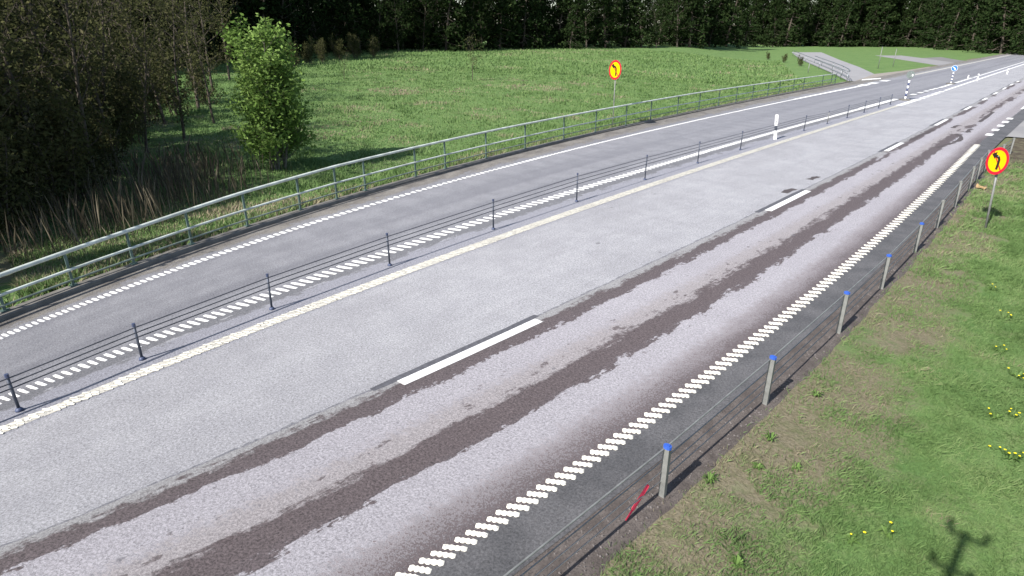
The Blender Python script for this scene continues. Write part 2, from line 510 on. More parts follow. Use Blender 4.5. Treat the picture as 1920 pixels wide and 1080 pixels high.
straw_l = .14 + .62 * (vnoise(GX, GY, 5.0, 22) - .5) + .35 * (1 - sstep(.2, 1.6, dK)) + .3 * (1 - sstep(14, 24, GY)) * sstep(2, 4, dK)
straw = np.where(eR > -.2, straw_r, straw_l)
straw = np.where((GY > 36) & (eR > -.2), .75, straw)
soil = np.where((eR > 0), sstep(3.25, 3.8, eR) * (1 - sstep(8.2, 9.0, GY)) * .62, 0)
soil = np.maximum(soil, np.where((eR > -.2) & (GY > 33), .55, 0))
GRD = link('ground', mesh_np('ground', np.stack([GX, GY, GZ], -1).reshape(-1, 3), F, 'grass_ground', smooth=True,
           vattr={'straw': straw.ravel(), 'soil': soil.ravel()}))
tag(GRD, 'grass verge and field spreading out on both sides of the road', None, None, 'structure')

# ------------------------------------------------------------------ carriageway
UC = [-17.32, -17.1, -16.8, -16.6, -15.5, -14.2, -13.0, -12.6, -12.25, -11.8, -10.5, -9.2, -8.0, -7.2, -6.4, -5.5, -4.67, -4.3, -3.93]
ry = axis([(-14, 0, 1), (0, 12, .5), (12, 60, 1), (60, 130, 2.5), (130, 420, 10)])
Vr = []; ua = []; va = []
for y in ry:
    for u in UC:
        Vr.append((float(X(u, np.array(y))), y, 0.0)); ua.append(u); va.append(y)
n = len(UC)
Fr = np.array([(i * n + k, i * n + k + 1, (i + 1) * n + k + 1, (i + 1) * n + k) for i in range(len(ry) - 1) for k in range(n - 1)])
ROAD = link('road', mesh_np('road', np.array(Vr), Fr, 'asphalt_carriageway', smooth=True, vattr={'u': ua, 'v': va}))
tag(ROAD, 'three lane asphalt road with brown bare strips and painted lines', None, None, 'structure')

# gravel shoulder
us_ = [-3.96, -3.8, -3.65, -3.5, -3.38, -3.2]
zs_ = [-.006, -.012, -.022, -.026, -.034, -.075]
ys = axis([(-14, 0, 1), (0, 40, .35)])
Vg = []
for y in ys:
    for u, z in zip(us_, zs_):
        wob = .10 * (vnoise(np.array(y), np.array(u), .5, 9) - .5) if u > -3.5 else 0
        xr = float(lx('R', y)); xe = float(X(-3.93, np.array(y)))
        x = xe + (xr - xe) * ((u + 3.96) / .46) + wob
        Vg.append((x, y, z + (.012 * (vnoise(np.array(x), np.array(y), .12, 4) - .5) if u > -3.9 else 0)))
n = len(us_)
Fg = np.array([(i * n + k, i * n + k + 1, (i + 1) * n + k + 1, (i + 1) * n + k) for i in range(len(ys) - 1) for k in range(n - 1)])
tag(link('gravel_shoulder', mesh_np('gravel_shoulder', np.array(Vg), Fg, 'gravel', smooth=True)), 'strip of brown gravel under the right cable barrier', None, None, 'structure')

# concrete edge beam under the railing
ky = axis([(-14, 0, 1), (0, 30, .5), (30, 84, 1)])
Vk = []
for y in ky:
    x = float(lx('K', y))
    wb = .02 * (float(vnoise(np.array(y), np.array(0.), .9, 2)) - .5)
    for dx, z in ((.015, -.12), (0, .075 + wb), (-.03, .10 + wb), (-.30, .11), (-.36, .09), (-.37, -.5)):
        Vk.append((x + dx, y, z))
n = 6
Fk = np.array([(i * n + k, i * n + k + 1, (i + 1) * n + k + 1, (i + 1) * n + k) for i in range(len(ky) - 1) for k in range(n - 1)])
tag(link('kerb', mesh_np('kerb', np.array(Vk), Fk, 'concrete')), 'long low concrete edge beam under the green railing', None, None, 'structure')

# side roads, path, islands: flat sheets outlined in the photograph, each a few mm above the one below
def sheet(name, pix, z, mat, label):
    P = [gp(a, b, z) for a, b in pix]
    me = mesh_np(name, P, [tuple(range(len(P)))], mat)
    o = link(name, me)
    if me.polygons[0].normal.z < 0: me.flip_normals()
    return tag(o, label, None, None, 'structure')
sheet('side_road', [(1590,157.5),(1606,151),(1640,138.5),(1690,133),(1740,125.5),(1850,125),(1905,119),(1916,119),(1850,130.5),(1780,138.5),(1700,149),(1640,157.2),(1612,161)], -.008, 'sand', 'pale worn junction apron joining the far side of the road')
sheet('footpath', [(1484,98),(1500,111),(1560,137),(1590,152),(1606,152.5),(1640,139),(1612,126),(1575,112.5),(1540,98)], -.012, 'asphalt_path', 'light grey footpath climbing away behind the railing end')
sheet('side_street', [(1640,104),(1700,113.5),(1760,123),(1800,128.5),(1846,126),(1800,119),(1730,109),(1690,104)], -.016, 'asphalt_side', 'pale side street running off to the upper right')
sheet('access_road', [(1722,109),(1772,117),(1815,125),(1850,124.4),(1896,118),(1850,117.5),(1800,113),(1765,107)], -.020, 'asphalt_grey', 'darker grey access road beyond the side street')
sheet('side_road', [(1862,262),(1876,253),(1893,232),(1908,212),(1920,205),(2010,205),(2010,262),(1920,258.5),(1890,256)], -.010, 'asphalt_side', 'light grey side road joining at the right edge')

# ------------------------------------------------------------------ painted markings: parts of the road
def road_frame(u, y):
    x = float(X(u, np.array(float(y)))); x2 = float(X(u, np.array(float(y) + .5)))
    return Vector((x, y, 0)), Vector((x2 - x, .5, 0)).normalized()

def bar_mesh(name, poly, h, mat):
    b = MB()
    n = len(poly)
    cx = sum(p[0] for p in poly) / n; cy = sum(p[1] for p in poly) / n
    top = [(cx + (p[0] - cx) * .88, cy + (p[1] - cy) * .88) for p in poly]
    V = [(x, y, 0) for x, y in poly] + [(x, y, h) for x, y in top]
    F = [tuple(range(n, 2 * n))] + [(i, (i + 1) % n, n + (i + 1) % n, n + i) for i in range(n)]
    b.add(V, F)
    return mesh_np(name, b.V, b.F, mat)

def wavy_bar(rr, lx_, ly, skew, lobes):
    """outline of a rumble bar: lx_ across the road, ly along it"""
    a = []; k = lobes * 4
    for i in range(k + 1):
        t = i / k
        x = (t - .5) * lx_
        a.append((x, -ly / 2 * (.55 + .45 * abs(math.sin(math.pi * t * lobes))) + skew * x + rr.uniform(-.03, .03)))
    for i in range(k, -1, -1):
        t = i / k
        x = (t - .5) * lx_
        a.append((x, ly / 2 * (.55 + .45 * abs(math.sin(math.pi * t * lobes + .4))) + skew * x + rr.uniform(-.03, .03)))
    return a

rr = random.Random(3)
def rumble(name, u, y0, y1, stepf, widthf, duty, skew, mat, limit, lobes=2):
    """bars: single parts up to y = limit, joined beyond; spacing and length follow the measured ones"""
    protos = [bar_mesh(name, wavy_bar(rr, 1.0, 1.0, 0.0, lobes), .009, mat) for _ in range(7)]
    far = MB(); y = y0; k = 0
    while y < y1:
        p, d = road_frame(u, y)
        st_ = stepf(y); wd = widthf(y) * rr.uniform(.94, 1.05); th = st_ * duty * rr.uniform(.92, 1.08)
        ang = math.atan(skew) + rr.uniform(-.03, .03)
        wd = wd / math.cos(ang); th = th * math.cos(ang)
        if y < limit:
            o = link(name, protos[k % 7], ROAD)
            o.location = (p.x + rr.uniform(-.008, .008), y, .004); o.rotation_euler = (0, 0, ang)
            o.scale = (wd, th, 1)
        else:
            me = protos[k % 7]; R = Matrix.Rotation(ang, 3, 'Z'); off = Vector((p.x, y, .004))
            far.add([R @ Vector((v.co.x * wd, v.co.y * th, v.co.z)) + off for v in me.vertices], [tuple(q.vertices) for q in me.polygons])
        y += st_; k += 1
    if far.V:
        tag(far.build(name, mat, ROAD), None, None, None, 'stuff')

def strip(name, u0, u1, y0, y1, mat, z=.004, h=.003, wob=0.0, n=None):
    n = n or max(1, int((y1 - y0) / 1.0))
    b = MB(); V = []
    for i in range(n + 1):
        y = y0 + (y1 - y0) * i / n
        xa = float(X(u0, np.array(y))) + rr.uniform(-wob, wob); xb = float(X(u1, np.array(y))) + rr.uniform(-wob, wob)
        V += [(xa, y, z), (xa + .006, y, z + h), (xb - .006, y, z + h), (xb, y, z)]
    F = []
    for i in range(n):
        a = i * 4; c = a + 4
        for k in range(3): F.append((a + k, a + k + 1, c + k + 1, c + k))
    F += [(0, 3, 2, 1), (n * 4, n * 4 + 1, n * 4 + 2, n * 4 + 3)]
    b.add(V, F)
    return b.build(name, mat, ROAD)

# right edge line: cream wavy bars
rumble('edge_line_bar', -4.67, .6, 41.5, lambda y: float(np.clip(.157 + .0096 * (y - 3.3), .12, .40)), lambda y: .24, .66, .62, 'paint_cream', 24, 4)
# far edge line and median line: short white slanted bars
rumble('edge_line_bar', -16.6, -6, 78, lambda y: float(np.clip(.105 + .0167 * (y - 1.5), .10, .30)), lambda y: float(np.interp(y, [1, 8, 30], [.20, .24, .19])), .62, .30, 'paint_white', 11, 1)
rumble('median_line_bar', -13.0, -4, 62, lambda y: float(np.clip(.15 + .0167 * (y - 2.5), .13, .32)), lambda y: float(np.interp(y, [2, 8, 40], [.26, .42, .34])), .52, .33, 'paint_white', 15, 1)
# cream profiled line right of the median barrier: lattice of short bars, far too fine to pick apart
lat = MB(); y = -8.0; k = 0
while y < 60:
    for c_ in range(3):
        if rr.random() < .24: continue
        u = -11.885 + .20 * (c_ + .5 * (k % 2)) / 2.5
        p, d = road_frame(u, y + rr.uniform(-.012, .012))
        wv = .045 + rr.uniform(0, .022); ln = .075 + rr.uniform(0, .03)
        V = [(p.x - wv, p.y - ln * .5), (p.x - wv * .2, p.y - ln * .62), (p.x + wv, p.y + ln * .4), (p.x + wv * .2, p.y + ln * .62)]
        lat.add([(x, y_, .014) for x, y_ in V], [(0, 1, 2, 3)])
    y += .095 if y < 20 else .12; k += 1
tag(lat.build('profiled_line', 'paint_cream', ROAD), None, None, None, 'stuff')
strip('profiled_line_base', -11.925, -11.665, -8, 62, 'paint_worn', .004, .002, .010, 300)
strip('median_line', -13.15, -12.85, 56, 66, 'paint_white')
strip('edge_line', -16.66, -16.53, 60, 84, 'paint_white')
strip('median_line', -11.96, -11.62, 60, 67, 'paint_white')
# lane dashes, 12 m module
for px, qx in (((757,718),(1005,601)), ((1437,394),(1512,358)), ((1660,283),(1690,268)), ((1756,235),(1776,224)), ((1811,206),(1822,200)), ((1844,188),(1852,184)), ((1867,177),(1873,173.5)), ((1883,167.5),(1888,164.5)), ((1897,160),(1901,157.5)), ((1907,154),(1910,152))):
    a = gp(*px); b = gp(*qx)
    strip('lane_line_dash', -8.10, -7.905, a[1] - .04, b[1] + .04, 'paint_white', .004, .006, .0, 8)
    strip('seal_patch', -8.23, -8.104, a[1] - .5, b[1] + .2, 'asphalt_seal', .002, .001, .012, 14)
# block markings at the junctions
def block(px, u, mat='paint_white', wid=.26, ln=.6):
    a = gp(*px); strip('block_mark', u - wid / 2, u + wid / 2, a[1] - ln / 2, a[1] + ln / 2, mat, .004, .004, 0, 1)
for q in [(1710,177),(1722,173.5),(1733,170.5),(1743,168),(1752,166)]: block(q, -13.0, ln=1.2, wid=.34)
strip('median_line', -13.15, -12.85, gp(1758,164.5)[1], gp(1790,156.5)[1], 'paint_white')
for q in [(1797,155),(1803,153.6),(1809,152.2),(1815,151),(1821,149.7),(1827,148.5),(1833,147.2)]: block(q, -13.0, ln=1.8, wid=.3)
strip('median_line', -13.1, -12.9, gp(1838,146)[1], 260, 'paint_white')
for q in [(1727,187.2),(1738,184.5),(1747.5,182),(1756,179.6),(1764,177.2),(1771.5,175),(1779,172.6)]: block(q, -11.75, ln=1.05, wid=.36)
strip('median_line', -11.88, -11.65, gp(1785,170.5)[1], 260, 'paint_white')
for q in [(1636,160.5),(1662,157),(1686,152.5)]: block(q, -16.6, ln=2.0, wid=.3)
for q in [(1856,252.5),(1865,243.5),(1873,235.5),(1880,228.5),(1887,222)]: block(q, -4.67, ln=.95, wid=.34)
strip('edge_line', -4.75, -4.6, gp(1905,204)[1], 200, 'paint_white')
strip('edge_line', -16.68, -16.5, gp(1750,143)[1], 260, 'paint_worn')
def flat_mark(name, pix, mat, z):
    P = [gp(a, b, z) for a, b in pix]
    me = mesh_np(name, P, [tuple(range(len(P)))], mat)
    if me.polygons[0].normal.z < 0: me.flip_normals()
    return link(name, me, ROAD)
flat_mark('crossing_bar', [(1615,150.6),(1617,148.6),(1651,146.2),(1652,147.8)], 'paint_white', .004)

# dark crack sealing squiggles on the far right lane
def ribbon(pix, wd):
    P = [Vector(gp(a, b, .003)) for a, b in pix]; V = []
    for i, p in enumerate(P):
        d = (P[min(i + 1, len(P) - 1)] - P[max(i - 1, 0)]).normalized(); n_ = Vector((-d.y, d.x, 0)) * wd * rr.uniform(.7, 1.25)
        V += [p + n_, p - n_]
    F = [(2 * i, 2 * i + 1, 2 * i + 3, 2 * i + 2) for i in range(len(P) - 1)]
    me = mesh_np('crack_seal', V, F, 'asphalt_brown')
    if me.polygons[0].normal.z < 0: me.flip_normals()
    link('crack_seal', me, ROAD)
for r_ in ([(1787, 240), (1790, 237), (1796, 235), (1804, 236)], [(1803, 246.5), (1810, 248), (1815, 248), (1816, 244), (1823, 242)], [(1792, 252), (1798, 253), (1802, 257), (1800, 262), (1795, 265), (1788, 266.5)],
           [(1709, 262), (1716, 259), (1726, 254), (1738, 249), (1751, 242.5)], [(1835, 229), (1842, 225), (1850, 219), (1862, 210)], [(1770, 272), (1780, 270), (1790, 267)], [(1757, 277), (1764, 274.5), (1772, 273)], [(1470, 362), (1478, 357), (1490, 354)], [(1518, 337), (1527, 333), (1535, 331)]):
    q_ = [(a + rr.uniform(-.6, .6), b + rr.uniform(-.4, .4)) for i in range(len(r_) - 1) for a, b in [(r_[i][0] + (r_[i + 1][0] - r_[i][0]) * t, r_[i][1] + (r_[i + 1][1] - r_[i][1]) * t) for t in (0, .34, .67)]] + [r_[-1]]
    ribbon(q_, .12)

# ------------------------------------------------------------------ left railing
RL = empty('roadside_railing', (float(lx('K', 3)) - .22, 3, .1))
tag(RL, 'long pale green tubular railing with dark posts along the far kerb', 'railing')
HT = lambda y: float(np.interp(y, [-6, 1.5, 5, 8, 12, 21, 45, 65, 80], [.80, .85, .98, 1.13, 1.24, 1.31, 1.37, 1.27, 1.19]))
rx = lambda y: float(lx('K', y)) - .22
ysm = list(np.concatenate([np.arange(-6, 12, .75), np.arange(12, 81, 2.0), [80.5]]))
def rpart(name, b, mat, smooth=True):
    o = b.build(name, mat, RL, smooth)
    o.location = -RL.location
    return o
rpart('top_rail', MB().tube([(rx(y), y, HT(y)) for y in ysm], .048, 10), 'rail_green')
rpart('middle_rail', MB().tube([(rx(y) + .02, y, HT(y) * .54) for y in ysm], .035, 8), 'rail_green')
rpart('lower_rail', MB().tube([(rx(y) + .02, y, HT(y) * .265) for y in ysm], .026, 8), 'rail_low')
posty = [-1.2, .3, 1.75] + [float(gp(a, b)[1]) for a, b in [(133,537),(237,492),(346,457),(453,425),(553,395),(622,375),(677,360),(772,334),(832,320),(908,300),(983,282),(1051,264),(1110,250),(1165,237),(1212,227),(1260,216),(1299,207.5),(1335,200),(1369,193.5),(1401,187.5),(1430,182),(1453,178),(1480,173),(1502,169.5),(1538,163),(1557,160)]] + [80.3]
for y in posty:
    b = MB().box((rx(y), y, HT(y) / 2 + .03), (.055, .055, HT(y) - .06))
    b.box((rx(y), y, .118), (.16, .16, .016))
    rpart('post', b, 'rail_post', False)

# ------------------------------------------------------------------ cable barriers
def c_post(w_, d_, h, t=.012):
    """open C section post standing on z = 0"""
    poly = [(-w_/2, -d_/2), (w_/2, -d_/2), (w_/2, d_/2), (w_/2 - .02, d_/2), (w_/2 - .02, -d_/2 + t), (-w_/2 + .02, -d_/2 + t), (-w_/2 + .02, d_/2), (-w_/2, d_/2)]
    return poly

MP = [(37,770,.66),(267,674,.72),(510,580,.81),(731,498,.87),(925,430,.93),(1081,378,1.0),(1209,337,1.0),(1308,306,.97),(1388,281,.93),(1507,245,.9),(1551,232,.8),(1588,221,.87),(1620,211,.85),(1647,203,.83),(1669,196,.8)]
CB = empty('cable_barrier', gp(267, 674)); tag(CB, 'dark three wire cable barrier with thin posts down the road median', 'cable barrier')
mp = []
p_ = gp(37, 770); mp.append((Vector((p_[0] + .2, p_[1] - 1.6, 0)), .62)); mp.append((Vector((p_[0] + .45, p_[1] - 3.6, 0)), .6))
mp = mp[::-1]
for a, b, h in MP: mp.append((Vector(gp(a, b)), h))
for i, (p, h) in enumerate(mp):
    far_ = p.y > 47
    b = MB().tube([(0, 0, .0), (0, 0, h)], .024 if not far_ else .03, 8)
    o = b.build('post', 'steel_light' if i == 12 else 'steel_dark', CB, True); o.location = p - CB.location
    o.rotation_euler = (rr.uniform(-.025, .025), rr.uniform(-.025, .025), 0)
    f = MB().tube([(0, 0, .002), (0, 0, .03), (0, 0, .06)], [.06, .055, .028], 10).build('post_foot', 'blue_foot', o, True)
    k = MB().tube([(0, 0, h - .05), (0, 0, h + .008)], .031 if not far_ else .034, 8).build('post_cap', 'blue_foot', o)
for fr in (.91, .77, .64):
    b = MB().tube([(p.x + .028, p.y, h * fr) for p, h in mp], .0105, 6)
    o = b.build('cable', 'cable_dark', CB, True); o.location = -CB.location

RP = [(1237,928,.75),(1435,758,.83),(1573,625,.85),(1650,541,.80),(1710,473,.80),(1752,427,.83),(1787,388,.86),(1812,357,.88),(1830,340,.90),(1845,322,.88)]
CBR = empty('cable_barrier', gp(1237, 928)); tag(CBR, 'light grey cable barrier with blue capped posts on the near right shoulder', 'cable barrier')
rp = [(Vector((-3.25, .6, -.03)), .7), (Vector((-3.02, 2.75, -.03)), .72)]
for a, b, h in RP:
    q = gp(a, b, -.03); rp.append((Vector((float(lx('R', q[1])), q[1], -.03)), h + .02))
q = gp(1872, 296, -.03); rp.append((Vector((-2.15, 36.3, -.04)), .8)); rp.append((Vector((q[0] + .28, 39.4, -.05)), .75))
for i, (p, h) in enumerate(rp):
    b = MB().prism(c_post(.085, .055, h), -.1, h)
    o = b.build('post', 'steel_light', CBR); o.location = p - CBR.location; o.rotation_euler = (0, 0, rr.uniform(-.12, .12))
    c = MB()
    c.prism([(.056 * math.cos(t * math.pi / 5), .044 * math.sin(t * math.pi / 5)) for t in range(10)], h - .018, h + .022)
    c.prism([(.030 * math.cos(t * math.pi / 5), .024 * math.sin(t * math.pi / 5)) for t in range(10)], h + .022, h + .034)
    c.build('post_cap', 'blue_cap' if i < 7 else 'steel_light', o)
for fr, mt, r_ in ((.955, 'steel_light', .0135), (.72, 'cable', .009), (.5, 'cable', .009), (.3, 'cable', .009)):
    pts = []
    for i, (p, h) in enumerate(rp):
        pts.append((p.x - .034, p.y, p.z + h * fr))
    b = MB().tube(pts, r_, 6); o = b.build('cable', mt, CBR, True); o.location = -CBR.location

# ------------------------------------------------------------------ traffic signs
def disc_matrix(center, nrm):
    n_ = Vector(nrm).normalized(); up = Vector((0, 0, 1)); xx = up.cross(n_).normalized(); yy = n_.cross(xx)
    return Matrix(((xx.x, yy.x, n_.x, center[0]), (xx.y, yy.y, n_.y, center[1]), (xx.z, yy.z, n_.z, center[2]), (0, 0, 0, 1)))

def no_left_turn(base, top_c, rad, nrm, label):
    r = empty('road_sign', base); tag(r, label, 'road sign')
    c = Vector(top_c) - Vector(base)
    nrm = Vector(nrm).normalized()
    b = MB().tube([(-nrm.x * .05, -nrm.y * .05, -.2), (c.x - nrm.x * .05, c.y - nrm.y * .05, c.z + rad * .55)], .032, 10)
    b.build('pole', 'steel_light', r, True)
    Md = disc_matrix(c, nrm)
    circ = lambda R_, n=44: [(R_ * math.cos(2 * math.pi * k / n), R_ * math.sin(2 * math.pi * k / n)) for k in range(n)]
    d = MB().prism(circ(rad), -.008, .002, Md).build('sign_plate', 'sign_back', r)
    MB().prism(circ(rad * .80), .003, .006, Md).build('sign_face', 'sign_yellow', d)
    MB().ring(rad * .79, rad * .992, .003, .009, Md).build('red_border', 'sign_red', d)
    # bent arrow: up from the bottom, then to the left with a head
    s = rad
    pts = [(.17, -.60), (.17, -.10), (.15, .12), (.05, .26), (-.10, .32), (-.28, .36)]
    poly = []
    wd = .105
    L_ = []; R_ = []
    for i, (x, y) in enumerate(pts):
        a = Vector(pts[min(i + 1, len(pts) - 1)]) - Vector(pts[max(i - 1, 0)]); a.normalize()
        nn = Vector((-a.y, a.x)); L_.append((x + nn.x * wd, y + nn.y * wd)); R_.append((x - nn.x * wd, y - nn.y * wd))
    m = MB()
    for i in range(len(pts) - 1):
        quad = [L_[i], R_[i], R_[i + 1], L_[i + 1]]
        m.prism([(x * s, y * s) for x, y in quad][::-1], .0085, .0105 + i * .0001, Md)
    m.prism([(x * s, y * s) for x, y in [(-.26, .10), (-.22, .64), (-.64, .42)]], .0085, .0115, Md)
    m.build('arrow_symbol', 'sign_black', d)
    a = math.radians(-47)
    sl_ = [(-.80, -.046), (.80, -.046), (.80, .046), (-.80, .046)]
    rot = lambda q: ((q[0] * math.cos(a) - q[1] * math.sin(a)) * s, (q[0] * math.sin(a) + q[1] * math.cos(a)) * s)
    MB().prism([rot(q) for q in sl_], .0065, .0078, Md).build('red_slash', 'sign_red', d)
    for dz in (-.35, .35): MB().box((c.x - nrm.x * .04, c.y - nrm.y * .04, c.z + dz * rad), (.10, .06, .035)).build('clamp', 'steel', r)
    return r

def at_z_on_vertical(base, px, py):
    """height of the point above base that shows nearest photo row py"""
    best = None
    for h in np.linspace(0, 6, 1201):
        P = np.array([base[0], base[1], base[2] + h]) - CAM
        z = P @ CF; yy = 540 - FPX * (P @ CU) / z
        if best is None or abs(yy - py) < best[0]: best = (abs(yy - py), h)
    return best[1]
def px_size(base, h, px):
    P = np.array([base[0], base[1], base[2] + h]) - CAM
    return px / FPX * float(P @ CF)
b0 = hit(1845, 431); h0 = at_z_on_vertical(b0, 0, 302)
d0 = ray(1870, 302); t0 = (b0.z + h0 - CAM[2]) / d0[2]; c0 = CAM + d0 * t0
# the pole leans a little; keep the plate straight over the point the photograph shows, at the pole's distance
tt = (b0.y) / d0[1]; c0 = CAM + d0 * tt
no_left_turn(b0, c0, px_size(b0, h0, 25.5), (-.98, -1, .10), 'red and yellow no left turn sign on a pole in the right verge')
b1 = hit(1147, 242)
h1 = at_z_on_vertical(b1, 0, 131)
d1 = ray(1152, 131); c1 = CAM + d1 * (b1.y / d1[1])
no_left_turn(b1, (b1.x, b1.y, c1[2]), px_size(b1, h1, 17.5), (-.30, -1, .04), 'red and yellow no left turn sign standing behind the green railing')

# white delineator in the median
bd = Vector(gp(1453, 261.5)); hd = at_z_on_vertical(bd, 0, 215)
DL = empty('delineator_post', bd); tag(DL, 'white delineator post with dark band standing in the median barrier', 'delineator')
DL.rotation_euler = (-.03, -.07, .5)
def slab(z0, z1, w0, d_=.07): return MB().prism([(-w0, -d_/2), (w0, -d_/2), (w0 * 1.05, 0), (w0, d_/2), (-w0, d_/2), (-w0 * 1.05, 0)], z0, z1)
slab(0, hd * .36, .078).build('lower_body', 'plastic_white', DL)
slab(hd * .36, hd * .56, .066).build('dark_band', 'steel_dark', DL)
slab(hd * .56, hd * .985, .078).build('upper_body', 'plastic_white', DL)
MB().box((-.02, -.043, hd * .72), (.06, .012, .14)).build('reflector', 'steel', DL)
slab(hd * .985, hd * 1.0, .066).build('top_cap', 'plastic_white', DL)

def striped(pb, row_top, disc_row, rpx, front, label, stripe):
    base = Vector(gp(*pb)); hb = at_z_on_vertical(base, 0, row_top); hc = at_z_on_vertical(base, 0, disc_row)
    r = empty('road_sign', base); tag(r, label, 'road sign')
    MB().prism([(.45 * math.cos(k * math.pi / 6), .45 * math.sin(k * math.pi / 6)) for k in range(12)], -.02, .10).build('foot', 'concrete', r)
    n_ = 7
    for k in range(n_):
        MB().tube([(0, 0, .1 + (hb - .1) * k / n_), (0, 0, .1 + (hb - .1) * (k + 1) / n_)], .075, 10).build('pole_band', 'plastic_white' if k % 2 == 0 else stripe, r, True)
    MB().tube([(0, 0, hb), (0, 0, hc)], .045, 8).build('pole', 'steel', r, True)
    rad = px_size(base, hc, rpx)
    Md = disc_matrix((0, -.06, hc), (-.15, -1, 0))
    circ = lambda R_, n=36: [(R_ * math.cos(2 * math.pi * k / n), R_ * math.sin(2 * math.pi * k / n)) for k in range(n)]
    d = MB().prism(circ(rad), -.01, .004, Md).build('sign_plate', 'sign_blue' if front else 'sign_back', r)
    if front:
        MB().ring(rad * .92, rad * .995, .005, .009, Md).build('white_border', 'sign_white', d)
        a = math.radians(-45); f = lambda x, y: ((x * math.cos(a) - y * math.sin(a)) * rad, (x * math.sin(a) + y * math.cos(a)) * rad)
        m = MB().prism([f(-.62, -.10), f(.15, -.10), f(.15, .10), f(-.62, .10)], .006, .010, Md)
        m.prism([f(.10, -.34), f(.66, 0), f(.10, .34)], .006, .0105, Md); m.build('white_arrow', 'sign_white', d)
    else:
        MB().ring(rad * .90, rad * .98, .005, .012, Md).build('rim', 'steel', d)
        MB().box((.12 * rad, -.09, hc), (.05, .05, rad * 1.2)).build('bracket', 'steel', d)
        MB().prism([(.52 * rad + .16 * rad * math.cos(t * .785), -.1 * rad + .3 * rad * math.sin(t * .785)) for t in range(8)], .006, .012, Md).build('white_sticker', 'sign_white', d)
    return r
striped((1696.5, 188), 150.5, 140, 7.2, False, 'grey backed round sign on a blue and white banded post', 'band_dark')
striped((1782.5, 157.5), 136, 128, 5.2, True, 'small blue round keep right sign on a banded post', 'band_dark')
# small far delineators
for (a, b, c, lab) in [(1815, 146.5, 141, 'tiny white delineator post nearest behind the blue sign'), (1832, 151.5, 138.5, 'slim white delineator post beyond the blue sign in the median'), (1888, 139, 128.5, 'farthest white delineator post in the median near the right edge')]:
    bb = Vector(gp(a, b)); hh = at_z_on_vertical(bb, 0, c)
    r = empty('delineator_post', bb); tag(r, lab, 'delineator')
    MB().prism([(-.07, -.04), (.07, -.04), (.07, .04), (-.07, .04)], 0, hh * .62).build('body', 'plastic_white', r)
    MB().prism([(-.065, -.035), (.065, -.035), (.065, .035), (-.065, .035)], hh * .62, hh * .8).build('dark_band', 'steel_dark', r)
    MB().prism([(-.07, -.04), (.07, -.04), (.07, .04), (-.07, .04)], hh * .8, hh).build('top_cap', 'plastic_white', r)

# slim poles in the grass island
for (a, b, c, lab) in [(1646, 129, 88, 'slim pale pole in the grass island beside the footpath'), (1674, 125.5, 92, 'second slimmer pale pole farther back in the grass island'), (1515, 136, 100, 'short pale post in the rough grass beside the footpath railing')]:
    bb = Vector(gp(a, b, -.05)); hh = at_z_on_vertical(bb, 0, c if a != 1515 else 119)
    r = empty('slim_pole', bb); tag(r, lab, 'pole')
    MB().tube([(0, 0, -.1), (0, 0, hh)], .05, 8).build('shaft', 'steel_light', r, True)
    MB().tube([(0, 0, hh), (0, 0, hh + .04)], [.06, .03], 8).build('cap', 'steel', r)

# footpath railing with rounded end
FR = empty('footpath_railing', Vector(gp(1588, 155))); tag(FR, 'thin grey tubular railing curving round the footpath end', 'railing')
def fpath(z):
    pts = [gp(x, y, .0) for x, y in [(1486,104.5),(1510,117),(1535,129),(1560,141),(1575,149),(1587,155.5),(1590,153.5),(1588,149),(1578,142),(1560,133),(1540,124),(1527,118)]]
    return [Vector((q[0], q[1], z)) for q in pts]
def fpart(name, b, mat):
    o = b.build(name, mat, FR, True); o.location = -FR.location
A_ = fpath(1.25)
fpart('top_rail', MB().tube(A_, .05, 8), 'steel')
fpart('middle_rail', MB().tube(fpath(.65), .04, 8), 'steel')
for i in (0, 1, 2, 3, 4, 5, 7, 8, 9, 10, 11):
    q = A_[i]; fpart('post', MB().tube([(q.x, q.y, -.1), (q.x, q.y, 1.25)], .045, 8), 'steel')

# red stake and tan litter
s0 = Vector(gp(1172, 978, -.04)); dd = ray(1216, 909); s1 = Vector(CAM + dd * ((.30 - CAM[2]) / dd[2]))
v = s1 - s0
ST = empty('marker_stake', s0); tag(ST, 'broken red plastic marker stake leaning at the foot of the barrier', 'stake')
MB().tube([v * -.1, v * .30], [.008, .013], 8).build('thin_end', 'plastic_red', ST, True)
MB().tube([v * .30, v * .34, v * .96, v], [.013, .021, .021, .017], 8).build('stake_body', 'plastic_red', ST, True)
q = hit(1838, 353)
MB_ = MB()
V = []; 
for i in range(7):
    t = i / 6
    V += [(-.45 + .9 * t, -.16 * math.sin(math.pi * t) - .02, .03 + .05 * math.sin(5 * t)), (-.45 + .9 * t, .12 * math.sin(math.pi * t) + .02, .05 + .04 * math.cos(6 * t))]
V += [(x, y, z + .012) for x, y, z in V]
F = []
for i in range(6):
    a = 2 * i; F += [(a, a + 2, a + 3, a + 1), (14 + a, 14 + a + 1, 14 + a + 3, 14 + a + 2), (a, 14 + a, 14 + a + 2, a + 2), (a + 1, a + 3, 14 + a + 3, 14 + a + 1)]
F += [(0, 1, 15, 14), (12, 26, 27, 13)]
o = MB_.add(V, F).build('bark_slab', 'litter_tan'); o.location = q; o.rotation_euler = (0, 0, 1.9)
tag(o, 'curled tan slab lying in the verge left of the no left turn sign', 'litter')

